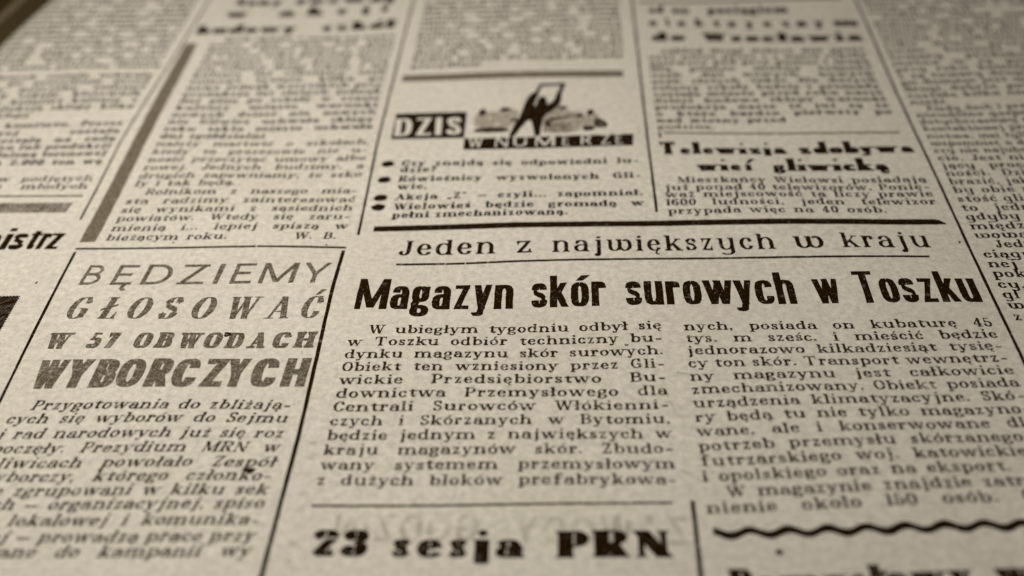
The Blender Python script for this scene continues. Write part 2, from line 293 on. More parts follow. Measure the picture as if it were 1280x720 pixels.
def build_glyph(F, ch):
    """vertices, quads and advance data of one letter, in mm"""
    if ch in F.cache: return F.cache[ch]
    base, dia = DIA.get(ch, (ch, ''))
    if F.alt and base in ALT: w, sb, strokes = ALT[base]
    elif base in LOW: w, sb, strokes = LOW[base]
    elif base in CAP: w, sb, strokes = CAP[base]
    else: w, sb, strokes = PUN.get(base, PUN['.'])
    upper = base in CAP
    H = F.cap if upper else F.xh
    tv, th = F.tv, F.th
    if upper: w *= F.capw
    if base == 'z' and tv > .4 * H: w *= 1.2
    if F.sl == 0 and base in 'szcr': w *= 1.10
    if base == 'T' and F.sl > 0: w *= 1.3
    w = max(w * F.W, tv)
    if w < tv * 1.25 and base in '.,:': w = tv
    X = lambda x: tv / 2 + x * (w - tv)
    def Y(y):
        if y < 0: return th / 2 + y * F.desc
        if upper or y <= 1: return th / 2 + y * (H - th)
        return H - th / 2 + (y - 1) * (F.asc - H + th / 2)
    def YO(y):
        if y < 0: return y * F.desc
        if upper or y <= 1: return y * H
        return H + (y - 1) * (F.asc - H)
    V, Q = [], []
    def ribbon(pts, half):
        b = len(V)
        for (x, y), (nx, ny), hw in zip(pts, normals(pts), half):
            V.append((x + nx * hw, y + ny * hw)); V.append((x - nx * hw, y - ny * hw))
        for i in range(len(pts) - 1):
            Q.append((b + 2*i, b + 2*i + 1, b + 2*i + 3, b + 2*i + 2))
    def normals(pts):
        o = []
        for i in range(len(pts)):
            a = pts[max(i - 1, 0)]; c = pts[min(i + 1, len(pts) - 1)]
            if i == 0 and pts[0] == pts[-1]: a = pts[-2]
            if i == len(pts) - 1 and pts[0] == pts[-1]: c = pts[1]
            dx, dy = c[0] - a[0], c[1] - a[1]; l = math.hypot(dx, dy) or 1
            o.append((-dy / l, dx / l))
        return o
    def rect(x0, y0, x1, y1, m=1):
        b = len(V)
        for i in range(m + 1):
            t = i / m
            V.append((x0, y0 + (y1 - y0) * t)); V.append((x1, y0 + (y1 - y0) * t))
        for i in range(m): Q.append((b + 2*i, b + 2*i + 1, b + 2*i + 3, b + 2*i + 2))
    def serif(x, y, side, t, hw=None):
        hw = tv / 2 if hw is None else hw
        xl = x - hw - (F.sl if 'l' in side else 0); xr = x + hw + (F.sl if 'r' in side else 0)
        d = F.st if t == 'b' else -F.st
        rect(xl, y, xr, y + d)
        # bracket
        b = len(V); k = F.sl * .45
        V.extend([(x - hw - (k if 'l' in side else 0), y + d), (x + hw + (k if 'r' in side else 0), y + d), (x + hw, y + d * 2.1), (x - hw, y + d * 2.1)])
        Q.append((b, b + 1, b + 2, b + 3))
    def dot(x, y, r):
        b = len(V); m = 10
        V.append((x, y))
        for i in range(m):
            a = 2 * math.pi * i / m; V.append((x + r * math.cos(a), y + r * .92 * math.sin(a)))
        for i in range(0, m, 2): Q.append((b, b + 1 + i, b + 1 + (i + 1) % m, b + 1 + (i + 2) % m))
    tvc = min(tv, H * (.42 if tv < .45 * H else .47 if base not in 'sS' else .38)) if base in 'asegz2345689SBR' else tv
    pw = 1.6 if tv < 3 * th else 2.2
    def pen(pts):
        h = []
        for (nx, ny) in normals(pts): h.append((th + (tvc - th) * abs(nx) ** pw) / 2)
        return h
    n = F.n
    for s in strokes:
        k = s[0]
        if k in ('s', 'sn'):
            x, y0, y1 = X(s[1]), YO(s[2]), YO(s[3]); hw = tv / 2 if k == 's' else max(th, tv * .42) / 2
            rect(x - hw, y0, x + hw, y1, 4)
            if F.sl > 0:
                if len(s) > 4 and s[4]: serif(x, y0, s[4], 'b', hw)
                if len(s) > 5 and s[5]: serif(x, y1, s[5], 't', hw)
        elif k == 'h':
            bt = th * (1.0 if base not in 'zZ27' or F.sl == 0 else 1.7 if tv > .35 * H else 1.35); yb = Y(s[3])
            if s[3] == 1: rect(X(s[1]) - tv * .3, YO(1) - bt, X(s[2]) + th / 4, YO(1))
            elif s[3] == 0: rect(X(s[1]) - th / 4, 0, X(s[2]) + tv * .3, bt)
            else: rect(X(s[1]) - th / 4, yb - bt / 2, X(s[2]) + th / 4, yb + bt / 2)
        elif k == 'hx':                                              # cross bar of f and t
            bt = th * (1.3 if F.sl > 0 else 1.0)
            rect(X(s[1]) - tv / 2 - F.W * .20, YO(s[2]) - bt, X(s[1]) + tv / 2 + F.W * .30, YO(s[2]))
        elif k == 'hk': rect(X(s[1]), Y(s[3]) - F.st * .5 - th * .45, X(s[2]), Y(s[3]) + F.st * .5 + th * .45)
        elif k == 'd':
            x0, y0, x1, y1 = X(s[1]), YO(s[2]), X(s[3]), YO(s[4])
            t = {'k': tv * .96, 't': max(th, tv * (.42 if F.sl > 0 else .86)), 'z': max(th, tv * ((.72 if tv < .4 * H else .5) if F.sl > 0 else .8))}[s[5]]
            L = math.hypot(x1 - x0, y1 - y0); dx = min(t * L / max(abs(y1 - y0), 1e-6), t * 2.2) / 2
            b = len(V); m = 4
            for i in range(m + 1):
                u = i / m; x = x0 + (x1 - x0) * u; y = y0 + (y1 - y0) * u
                V.append((x - dx, y)); V.append((x + dx, y))
            for i in range(m): Q.append((b + 2*i, b + 2*i + 1, b + 2*i + 3, b + 2*i + 2))
        elif k == 'p':
            P = s[1]; cur = P[0]; pts = [cur]; i = 1
            while i < len(P):
                if P[i] == 'L': pts.append(P[i + 1])
                else: pts += quarter(cur, P[i + 1], P[i], n, F.sq)
                cur = P[i + 1]; i += 2
            pts = [(X(x), Y(y)) for x, y in pts]
            ribbon(pts, pen(pts))
        elif k == 'b':
            (a, b_, c, d) = s[1]; pts = []
            for i in range(2 * n + 1):
                t = i / (2 * n); u = 1 - t
                pts.append((X(u**3*a[0] + 3*u*u*t*b_[0] + 3*u*t*t*c[0] + t**3*d[0]), Y(u**3*a[1] + 3*u*u*t*b_[1] + 3*u*t*t*c[1] + t**3*d[1])))
            spine = th + (tvc - th) * .8
            ribbon(pts, [max(spine * math.sin(math.pi * (i + .6) / (2 * n + 1.2)) ** .5, w_) / 2 for i, w_ in enumerate(pen(pts))])
        elif k == '.':
            if s[3] < 1 and (F.sl == 0 or not F.ball): continue       # ball terminals only on the book faces
            r = min(tv, H * .36) * .5 * (1.12 if s[3] >= 1 else s[3] * 1.05)
            if F.sl == 0 and s[3] >= 1: rect(X(s[1]) - tv / 2, H + (F.asc - H) * .42, X(s[1]) + tv / 2, F.asc if base in 'ij' else tv * .8) if base in 'ij' else rect(X(s[1]) - tv / 2, 0, X(s[1]) + tv / 2, tv * .85)
            else: dot(X(s[1]), Y(s[2]), r)
        elif k == 'sf' and F.sl > 0:
            x = X(s[1]); y = YO(s[2]); d = F.st if s[3] == 'b' else -F.st
            rect(x - tv * .5 - F.sl * .75, y, x + tv * .5 + F.sl * .75, y + d)
        elif k == 'tk' and F.sl > 0:
            x = X(s[1]); y0 = YO(s[2]); y1 = YO(s[3]); q = max(th, tv * .36)
            b = len(V); sg = 1 if s[1] > .5 else -1; xe = x + sg * q * .35
            V.extend([(xe, y0), (xe, y1), (xe - sg * q * .5, y1), (xe - sg * q * 1.5, y0)]); Q.append((b, b + 1, b + 2, b + 3))
    top = H if base not in 'l' else F.asc
    if dia == 'a':
        e = F.asc - F.xh if not upper else F.cap * .34
        ac = max(th * 1.2, tv * .6); x = X(.5); y = H + e * .18
        b = len(V); V.extend([(x - ac * .55, y), (x + ac * .45, y), (x + ac * .9 + e * .4, y + e * .75), (x - ac * .4 + e * .4, y + e * .75)]); Q.append((b, b + 1, b + 2, b + 3))
    elif dia == 'd': dot(X(.5), H + (F.asc - F.xh) * .5, tv * .5)
    elif dia == 'o':
        x = X(.82 if base in 'ea' else .75); e = F.desc * .75 if not upper else F.cap * .26
        pts = [(x + tv * .1, th * .5)] + quarter((x + tv * .1, th * .5), (x - tv * .45, -e * .55), 'h', 1)
        pts = [(x + tv * .1, th * .6), (x - tv * .3, -e * .3), (x - tv * .3, -e * .7), (x + tv * .1, -e * .95), (x + tv * .6, -e * .8)]
        ribbon(pts, [max(th, tv * .5) / 2] * 5)
    elif dia == 'l':
        y = F.asc * .52 if base == 'l' else F.cap * .5; e = tv * .5 + F.W * .24; x = X(.5) if base == 'l' else X(0) + tv * .1
        b = len(V); q = max(th, tv * .42)
        V.extend([(x - e, y - e * .45 - q * .3), (x + e, y + e * .45 - q * .3), (x + e, y + e * .45 + q * .7), (x - e, y - e * .45 + q * .7)]); Q.append((b, b + 1, b + 2, b + 3))
    bear = {'s': F.sl + F.gap / 2, 'S': F.sl * .5 + F.gap / 2, 'o': F.gap * .42 + F.sl * .15, 'v': F.sl * .55 + F.gap * .22}
    l, r = bear[sb[0]], bear[sb[1]]
    if base in '.,-:': l, r = F.gap * (.9 if base != '-' else .5), F.gap * (1.3 if base != '-' else .2)
    V = np.array(V, float); V[:, 0] += l
    if F.slant: V[:, 0] += V[:, 1] * F.slant
    g = (V, Q, l + w + r)
    F.cache[ch] = g
    return g

FACES = {
 'body': Face(xh=1.45, asc=2.12, desc=.56, cap=2.15, W=1.38, tv=.40, th=.185, sl=.20, st=.16, gap=.17, space=1.0, n=5),
 'bold': Face(xh=1.45, asc=2.12, desc=.56, cap=2.15, W=1.42, tv=.52, th=.19, sl=.18, st=.17, gap=.16, space=1.0, n=5),
 'alt':  Face(xh=1.50, asc=2.3, desc=.80, cap=2.2, W=1.42, tv=.45, th=.18, sl=.16, st=.15, gap=.22, space=1.0, n=5, alt=True),
 'grot': Face(xh=6.45, asc=8.5, desc=1.9, cap=8.5, W=3.15, tv=1.26, th=1.0, sq=.68, gap=.46, space=2.0, n=8, capw=1.18, ball=False),
 'jeden': Face(xh=3.55, asc=4.6, desc=1.5, cap=4.5, W=2.75, tv=.74, th=.31, sl=.32, st=.26, gap=.75, space=4, n=8, alt=True),
 'fat':  Face(xh=3.1, asc=4.6, desc=1.2, cap=4.6, W=3.7, tv=1.8, th=.40, sl=.30, st=.24, gap=.22, space=3, n=8),
 'tele': Face(xh=2.3, asc=4.7, desc=1.0, cap=4.9, W=2.9, tv=1.5, th=.60, sl=.16, st=.42, gap=.14, space=3, n=8, ball=False),
 'light': Face(xh=4, asc=6, desc=1.5, cap=5.9, W=4.2, tv=.84, th=.74, gap=1.3, space=3, n=9, ball=False),
 'glos': Face(xh=4, asc=6, desc=1.5, cap=5.9, W=3.6, tv=1.35, th=.24, sl=.35, st=.22, gap=1.2, space=3, n=9, ball=False),
 'egip': Face(xh=3, asc=4, desc=1.2, cap=3.95, W=2.7, tv=1.25, th=.56, sl=.26, st=.52, sq=.75, gap=.7, space=3, n=8, ball=False),
 'wyb':  Face(xh=5, asc=7, desc=1.5, cap=6.7, W=3.6, tv=1.72, th=1.3, sq=.72, gap=.6, space=3, n=8, ball=False),
 'wide': Face(xh=1.45, asc=2.2, desc=.72, cap=2.15, W=1.38, tv=.44, th=.18, sl=.19, st=.16, gap=.20, space=1.0, n=5),
 'istrz': Face(xh=5.2, asc=7.0, desc=1.5, cap=7, W=2.0, tv=.95, th=.76, gap=.30, sq=.7, space=2, n=8, ball=False),
 'budowy': Face(xh=3.0, asc=4.9, desc=1.2, cap=4.6, W=3.2, tv=1.6, th=.5, sl=.22, st=.34, gap=.2, space=2, n=6),
 'wroc': Face(xh=2.8, asc=4.6, desc=1.2, cap=4.4, W=2.3, tv=1.2, th=.45, sl=.22, st=.3, gap=.3, space=2, n=6),
 'dzis': Face(xh=4, asc=6, desc=1.5, cap=7.2, W=3.6, tv=1.45, th=.85, sq=.75, gap=.1, space=2, n=8, ball=False),
 'numer': Face(xh=3, asc=4, desc=1, cap=3.9, W=3.0, tv=.66, th=.42, gap=.1, space=2, n=6, ball=False),
 'back': Face(xh=4, asc=5, desc=1, cap=5.0, W=3.3, tv=1.0, th=.8, gap=.9, space=2, n=6, ball=False),
}

LAYER = {}
def glyph_layers(F, ch):
    """every stroke of a letter lies 2 micrometres above the last, so that no two faces share a plane"""
    k = (id(F), ch)
    if k not in LAYER:
        V, Q, a = build_glyph(F, ch)
        z = np.zeros(len(V)); cur = 0.0; prev = set()
        for q in Q:
            if prev and not (set(q) & prev): cur += .002
            for i in q: z[i] = cur
            prev = set(q)
        LAYER[k] = z
    return LAYER[k]
def text_width(F, t): return sum(F.space if c == ' ' else build_glyph(F, c)[2] for c in t)
def set_word(ink, F, word, a, b, lean=0.0, vary=.05, trim=False):
    """one word from a to b along its baseline; letters are scaled in width to fill it"""
    a = np.array(a, float); b = np.array(b, float); L = np.hypot(*(b - a)); u = (b - a) / L; v = np.array([-u[1], u[0]])
    W0 = text_width(F, word); x = 0.0
    if trim:                                                        # fit the ink itself, without the side bearings
        x = -float(build_glyph(F, word[0])[0][:, 0].min()); W0 += x - (build_glyph(F, word[-1])[2] - float(build_glyph(F, word[-1])[0][:, 0].max()))
    k = L / W0
    for ch in word:
        if ch == ' ': x += F.space; continue
        V, Q, adv = build_glyph(F, ch)
        P = V.copy(); s = 1 + rng.normal(0, vary * .25); dy = rng.normal(0, F.jit)
        px = (x + P[:, 0] * (1 + rng.normal(0, vary * .2))) * k; py = P[:, 1] * s + dy
        W2 = a + np.outer(px + py * lean, u) + np.outer(py, v)
        ink.add(W2, Q, glyph_layers(F, ch) + float(rng.uniform(0, .004)))
        x += adv
def set_line(ink, F, txt, a, b, mode='j', lean=0.0):
    """one line of text; j = justified between a and b, l = set left at natural width"""
    words = txt.split(); a = np.array(a, float); b = np.array(b, float); L = np.hypot(*(b - a)); u = (b - a) / L
    ws = [text_width(F, q) for q in words]; tot = sum(ws); gaps = len(words) - 1
    k = 1.0
    if mode == 'l': sp = F.space * 1.25
    else:
        mn = F.space * .85
        if gaps == 0: k, sp = (L / tot if tot > L * .8 else 1.0), 0
        else:
            if tot + gaps * mn > L: k = (L - gaps * mn) / tot
            elif tot + gaps * F.space * 2.6 < L: k = min(1.07, (L - gaps * F.space * 2.6) / tot)
            sp = (L - tot * k) / gaps
    x = 0.0
    for wd, wl in zip(words, ws):
        set_word(ink, F, wd, a + u * x, a + u * (x + wl * k), lean); x += wl * k + sp
WORDS = ('powiat miasto praca szkoły nowe plan rada ludzi roku które będzie przez dla oraz zakład nasze tylko jednak sprawy '
 'dzieci budowa została miesiąca mieszkańcy Gliwice członków gromady przy już nie na do się że w z i o po jest są tej tych '
 'rolnicy robotnicy wydział komitet prezydium narodowej kultury produkcja fabryki domów wody ziemi tysięcy złotych pierwszy '
 'ostatnio zebranie uchwała potrzeby pomoc wszystkich mogą można więcej dobrze kierownik spółdzielni sklepy towary transport '
 'lat osób dni czasie także nad pod kilka nowych dużych przed bardzo warunki remont drogi zimy wiosny').split()
def filler(F, width, n, r):
    out = []
    for i in range(n):
        line = []; tot = 0.0; full = r.choice((.80, .84, .88, .92, .96)) * width
        while True:
            wd = r.choice(WORDS); l = text_width(F, wd)
            if tot + l + len(line) * F.space * .95 > width:
                if tot < full * .8: continue
                break
            line.append(wd); tot += l
            if tot > full: break
        out.append(' '.join(line))
    return out

# ------------------------------------------------------------------ table and sheet
n = 2
tb = bpy.data.meshes.new('table')
def bevel_box(x0, y0, z0, x1, y1, z1):
    V = [(x0, y0, z0), (x1, y0, z0), (x1, y1, z0), (x0, y1, z0), (x0, y0, z1), (x1, y0, z1), (x1, y1, z1), (x0, y1, z1)]
    return V, [(3, 2, 1, 0), (4, 5, 6, 7), (0, 1, 5, 4), (1, 2, 6, 5), (2, 3, 7, 6), (3, 0, 4, 7)]
tv_, tf_ = bevel_box(-420, -330, -34, 620, 620, -7.2)
tb = link('table', tv_, tf_, M['table'], None); tb.location = (ROOT[0]*MM, ROOT[1]*MM, 0)
tb['kind'] = 'structure'

PX1, PY0, PY1 = 214.0, -86.0, 196.0
def make_sheet():
    arc = FOLD_R * math.pi * .58
    xs = np.array(list(np.linspace(FOLD_X - arc, FOLD_X, 26)) + list(np.arange(FOLD_X + 1.5, PX1 + .1, 1.5)))
    ys = np.arange(PY0, PY1 + .1, 1.5); nx, ny = len(xs), len(ys)
    V = surf(xs[None, :].repeat(ny, 0), ys[:, None].repeat(nx, 1))
    V = V.reshape(-1, 3); N = len(V)
    B = V.copy(); B[:, 2] -= .07
    f = []
    for j in range(ny - 1):
        for i in range(nx - 1):
            a = j * nx + i; f.append((a, a + 1, a + nx + 1, a + nx)); f.append((N + a, N + a + nx, N + a + nx + 1, N + a + 1))
    for i in range(nx - 1):
        a = i; f.append((a, N + a, N + a + 1, a + 1)); a = (ny - 1) * nx + i; f.append((a, a + 1, N + a + 1, N + a))
    for j in range(ny - 1):
        a = j * nx; f.append((a, a + nx, N + a + nx, N + a)); a = j * nx + nx - 1; f.append((a, N + a, N + a + nx, a + nx))
    return link('page', np.vstack([V, B]), f, M['paper'], root, smooth=True)
make_sheet()
# the folded half and the inner leaves under the page, shade painted into their colour; dark top sheet added as the shadow gap
for k, (x0, z1, mt) in enumerate(((-54.6, -6.3, 'paper_shadow_gap'), (-57.3, -6.62, 'paper_shaded'), (-54.9, -6.95, 'paper_shadow_gap'))):
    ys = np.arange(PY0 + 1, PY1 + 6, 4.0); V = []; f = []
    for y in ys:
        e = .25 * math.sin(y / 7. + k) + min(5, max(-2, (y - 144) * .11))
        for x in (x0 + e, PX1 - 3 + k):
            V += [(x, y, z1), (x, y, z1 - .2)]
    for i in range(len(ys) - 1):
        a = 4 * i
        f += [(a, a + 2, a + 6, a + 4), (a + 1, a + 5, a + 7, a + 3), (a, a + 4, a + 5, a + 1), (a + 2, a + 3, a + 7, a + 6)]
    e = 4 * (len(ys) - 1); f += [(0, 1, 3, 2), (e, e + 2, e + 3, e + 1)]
    link('shade_toned_page', V, f, M[mt], root)

# ------------------------------------------------------------------ rules, bars and boxes
def rule(name, pts, w, mat='ink_rule', label=None, amp=.03, gaps=()):
    k = Ink(amp)
    for i, (a, b) in enumerate(zip(pts[:-1], pts[1:])): k.strip(a, b, w, layer=.002 * i)
    return k.build(name, M[mat], root, label)
rule('column_rule', [(1.69, 190), (-0.53, 62.53), (0.27, 34.53)], .40, label='thin rule left of the wide brown bar')
rule('column_rule', [(51.91, 190), (51.31, 60.74), (51.92, 28.53)], .48, label='rule between the left text column and the bulleted contents')
rule('column_rule', [(104.11, 190), (104.26, 58.91), (104.48, 34.19)], .50, label='rule right of the picture block')
rule('column_rule', [(156.24, 152), (155.75, 57.13), (155.89, 10.47), (156.41, -70)], .50, label='long rule down the right side of the page')
rule('column_rule', [(105.01, -36.18), (104.85, -70)], .62, label='short rule at the bottom beside the wavy line')
rule('box_rule', [(2.87, 23.9), (5.58, -70)], .50, 'ink')
rule('box_rule', [(50.08, 23.57), (49.87, 12.51), (50.33, -22.55), (50.15, -70)], .62, 'ink')
rule('box_rule', [(2.55, 24.9), (34.51, 24.99)], .56)
rule('box_rule', [(34.72, 25.01), (50.44, 24.5)], .56)
k = Ink(.05); k.strip((54.43, 30.52), (78.92, 30.63), 1.75); k.strip((78.92, 30.63), (123.51, 30.39), 1.75, layer=.002); k.strip((123.51, 30.39), (152.36, 30.14), 1.75, layer=.004)
k.poly([(152.13, 30.88), (152.8, 30.87), (153.88, 29.67), (153.79, 29.29), (151.77, 29.34)], .006); k.build('heavy_rule', M['ink'], root, 'thick black rule with a pointed right end')
rule('thin_rule', [(59.65, 19.25), (67.94, 19.27)], .60)
rule('thin_rule', [(68.08, 19.26), (71.33, 19.29)], .60)
rule('thin_rule', [(71.53, 19.28), (79.3, 19.54), (122.1, 19.55), (148.68, 19.55)], .56)
rule('thin_rule', [(54.45, -37.01), (81.22, -36.75), (102.39, -36.61)], .42, 'ink_body')
rule('heavy_rule', [(53.36, 89.23), (76.92, 89.34), (100.63, 89.32)], 3.0, 'tint_bar', 'blurred thick rule above the picture block')
rule('thin_rule', [(107.52, 63.11), (152.88, 61.92)], .55, 'ink_body')
rule('thin_rule', [(106.75, 63.27), (106.77, 61.03)], .5)
rule('thin_rule', [(-27.05, 43.2), (-1.82, 42.97)], .48, 'ink_body')
rule('heavy_rule', [(105.64, 127.13), (153.11, 126.31)], 1.2, 'tint')
k = Ink(.05); TL, TR, BR, BL = [np.array(q) for q in [(1.1, 109.46), (3.94, 109.32), (5.4, 27.23), (2.55, 26.91)]]
P_ = []; n_ = 60
for i in range(n_ + 1):
    t = i / n_; P_ += [TL + (BL - TL) * t, TR + (BR - TR) * t]
k.add(P_, [(2*i, 2*i + 2, 2*i + 3, 2*i + 1) for i in range(n_)]); k.build('divider_bar', M['tint_bar'], root, 'wide brown bar between two columns')
k = Ink(.06, .026)
x = -41.0; i = 0
while x < -3.0900000000000003:
    y1 = 40.63; y0 = 37.17; ww = .31 + .06 * math.sin(i * 1.7) + .06 * math.sin(i * .6)
    k.poly([(x - .25, y0), (x - .25 + ww, y0), (x + .25 + ww, y1), (x + .25, y1)], .001 * (i % 2)); x += .72; i += 1
u_ = Ink(.05); u_.poly([(-41, y0), (x - .6, y0), (x - .1, y1), (-41, y1)]); hb_ = u_.build('hatched_bar', M['grey'], root, 'bar of short slanted strokes at the left'); k.build('hatching', M['ink'], hb_)
k = Ink(.04)
x1, y1, y0, x0 = -2.24, 10.9, -11.1, -41.0
k.poly([(x0, y0), (x1, y0), (x1, y1), (x0, y1)], 0); k.build('hatched_panel', M['grey'], root, 'dark hatched panel cut by the left edge of the photo')
h = Ink(.04, .03)
d = -(x1 - x0)
while d < (y1 - y0):
    a = max(0, d); b = min(y1 - y0, d + (x1 - x0))
    if b - a > .3:
        xa, ya, xb, yb = x0 + (a - d), y0 + a, x0 + (b - d), y0 + b
        h.strip((xa, ya), (xb, yb), .36)
    d += .56
h.build('hatching', M['ink'], bpy.data.objects['hatched_panel'])
a, b = np.array((107.19, -42.12)), np.array((146.42, -41.04)); a_, L_ = a.copy(), np.hypot(*(b - a)); u = (b - a) / L_; v = np.array([-u[1], u[0]])
k = Ink(.02); P_ = []; m_ = 700; per = 4.93
for i in range(m_ + 1):
    s_ = i / m_ * L_ * 1.5; ph = 2 * math.pi * s_ / per + 1.9
    y = .46 * math.sin(ph); t_ = .66 + .05 * math.sin(s_ * .9)
    P_ += [a_ + u * s_ + v * (y + t_), a_ + u * s_ + v * (y - t_)]
k.add(P_, [(2*i, 2*i + 1, 2*i + 3, 2*i + 2) for i in range(m_)]); k.build('wavy_rule', M['ink'], root)
# ------------------------------------------------------------------ headlines: (part name, face, ink, label, [(word, baseline start, baseline end)], lean)
for name, face, mat, label, words, ln in [
 ('headline', 'jeden', 'ink', 'wide spaced serif line between two rules', [('Jeden', (59.69, 21.96), (76.31, 22.0)), ('z', (79.9, 22.04), (82.55, 22.06)), ('największych', (86.03, 21.95), (123.76, 22.01)), ('w', (126.97, 22.06), (131.91, 22.11)), ('kraju', (134.98, 22.19), (149.58, 22.31))], 0.0),
 ('headline', 'grot', 'ink', 'large bold condensed main headline', [('Magazyn', (54.17, 6.49), (79.87, 6.47)), ('skór', (82.82, 6.59), (94.9, 6.67)), ('surowych', (98.03, 6.68), (125.15, 6.73)), ('w', (128.23, 6.74), (132.24, 6.78)), ('Toszku', (134.87, 6.77), (154.05, 6.85))], 0.0),
 ('headline', 'fat', 'ink', 'heavy black slab headline at the bottom', [('23', (55.58, -45.99), (63.01, -46.0)), ('sesja', (66.08, -46.0), (83.15, -46.01)), ('PRN', (86.99, -46.14), (101.83, -46.15))], 0.0),
 ('headline', 'tele', 'ink', 'heavy two line headline, upper line', [('Telewizja', (106.29, 54.52), (130.24, 54.42)), ('zdobywa', (132.63, 54.4), (154.04, 54.13))], 0.0),
 ('headline', 'tele', 'ink', 'heavy two line headline, lower line', [('wieś', (112.7, 48.07), (123.9, 48.01)), ('gliwicką', (126.83, 47.97), (148.1, 47.68))], 0.0),
 ('headline', 'light', 'tint', 'thin brown capitals', [('B', (6.6, 13.8), (9.74, 13.81)), ('Ę', (11.93, 13.82), (15.54, 13.83)), ('D', (16.97, 13.83), (21.66, 13.85)), ('Z', (23.15, 13.85), (27.69, 13.87)), ('I', (29.32, 13.87), (30.2, 13.87)), ('E', (32.16, 13.88), (35.74, 13.89)), ('M', (37.02, 13.89), (42.94, 13.91)), ('Y', (43.89, 13.91), (48.45, 13.93))], 0.05),
 ('headline', 'glos', 'tint', 'brown contrasted roman capitals', [('G', (7.01, 4.29), (10.31, 4.28)), ('Ł', (12.41, 4.28), (15.57, 4.28)), ('O', (17.01, 4.27), (20.56, 4.27)), ('S', (22.39, 4.27), (25.4, 4.26)), ('O', (27.49, 4.26), (31.15, 4.26)), ('W', (33.1, 4.25), (38.31, 4.25)), ('A', (39.86, 4.24), (43.88, 4.24)), ('Ć', (45.44, 4.24), (48.54, 4.23))], 0.1),
 ('headline', 'egip', 'tint', 'small brown slab capitals', [('W', (6.34, -3.36), (10.3, -3.35)), ('57', (13.11, -3.35), (17.82, -3.33)), ('O', (20.49, -3.33), (23.22, -3.32)), ('B', (23.92, -3.32), (26.58, -3.31)), ('W', (27.47, -3.31), (31.13, -3.3)), ('O', (31.58, -3.3), (34.29, -3.29)), ('D', (35.05, -3.29), (37.76, -3.28)), ('A', (38.58, -3.28), (41.47, -3.27)), ('C', (42.48, -3.27), (45.11, -3.26)), ('H', (45.87, -3.26), (49.12, -3.25))], 0.06),
 ('headline', 'wyb', 'tint', 'large heavy brown capitals', [('W', (7.25, -12.8), (11.85, -12.76)), ('Y', (12.03, -12.76), (15.76, -12.73)), ('B', (16.44, -12.72), (20.04, -12.69)), ('O', (20.22, -12.69), (24.12, -12.65)), ('R', (24.85, -12.65), (28.38, -12.62)), ('C', (28.68, -12.61), (32.45, -12.58)), ('Z', (33.24, -12.57), (36.75, -12.54)), ('Y', (36.63, -12.54), (40.02, -12.51)), ('C', (40.74, -12.51), (44.61, -12.47)), ('H', (45.57, -12.46), (49.31, -12.43))], 0.03),
 ('headline', 'istrz', 'ink', 'bold condensed headline cut by the left edge of the photo', [('m', (-18.18, 24.87), (-12.12, 24.84)), ('i', (-11.35, 24.89), (-10.13, 24.89)), ('s', (-9.84, 24.88), (-7.25, 24.88)), ('t', (-6.89, 24.87), (-4.87, 24.85)), ('r', (-4.74, 24.87), (-3.09, 24.86)), ('z', (-3.16, 24.86), (-0.79, 24.83))], 0.0),
 ('headline', 'budowy', 'ink_bold', 'blurred heavy headline, lower line', [('budowy', (1.96, 114.38), (26.0, 114.74)), ('szkół', (31.6, 114.9), (49.49, 115.3))], 0.0),
 ('headline', 'budowy', 'ink_bold', 'blurred heavy headline, middle line', [('w', (6.88, 123.68), (12.84, 123.82)), ('a', (19.53, 124.16), (23.79, 124.07)), ('k', (26.26, 124.26), (30.9, 124.15)), ('c', (33.76, 124.32), (36.45, 124.31)), ('j', (39.69, 124.46), (41.6, 124.5)), ('i', (44.45, 124.67), (46.17, 124.71))], 0.0),
 ('headline', 'budowy', 'ink_bold', 'blurred heavy headline, upper line', [('Nowy', (7.62, 130.98), (19.46, 130.8)), ('rozwój', (22.55, 131.11), (46.85, 130.7))], 0.0),
 ('headline', 'wroc', 'ink_bold', 'blurred spaced headline, lower line', [('do', (107.44, 105.05), (115.03, 104.76)), ('Wrocławia', (118.56, 104.63), (153.89, 103.16))], 0.0),
 ('headline', 'wroc', 'ink_bold', 'blurred spaced headline, middle line', [('e', (107.33, 113.0), (109.33, 112.98)), ('l', (111.31, 112.79), (112.22, 112.83)), ('e', (113.84, 112.66), (115.83, 112.64)), ('k', (117.8, 112.45), (119.96, 112.43)), ('t', (121.93, 112.24), (123.73, 112.23)), ('r', (125.16, 112.07), (127.31, 112.05)), ('y', (129.09, 111.87), (131.24, 111.84)), ('c', (133.19, 111.65), (135.16, 111.64)), ('z', (137.28, 111.44), (139.24, 111.42)), ('n', (140.47, 111.27), (142.96, 111.23)), ('y', (144.37, 111.07), (146.85, 111.03)), ('m', (148.6, 110.85), (154.25, 110.64))], 0.0),
 ('headline', 'wroc', 'ink_bold', 'blurred headline, upper line', [('od', (107.74, 120.52), (111.25, 120.37)), ('maja', (113.1, 120.27), (117.15, 120.09)), ('pociągiem', (121.19, 119.92), (139.79, 118.99))], 0.0),
 ('headline', 'fat', 'ink_bold', 'heavy headline cut by the bottom edge of the photo', [('Pomysłowy', (108.39, -52.65), (138.14, -51.50)), ('wybór', (140.55, -51.40), (155.89, -50.95))], 0),
]:
    k = Ink(.045)
    for wd, a, b in words: set_word(k, FACES[face], wd, a, b, ln, .03, True)
    k.build(name, M[mat], root, label)
# ------------------------------------------------------------------ body text

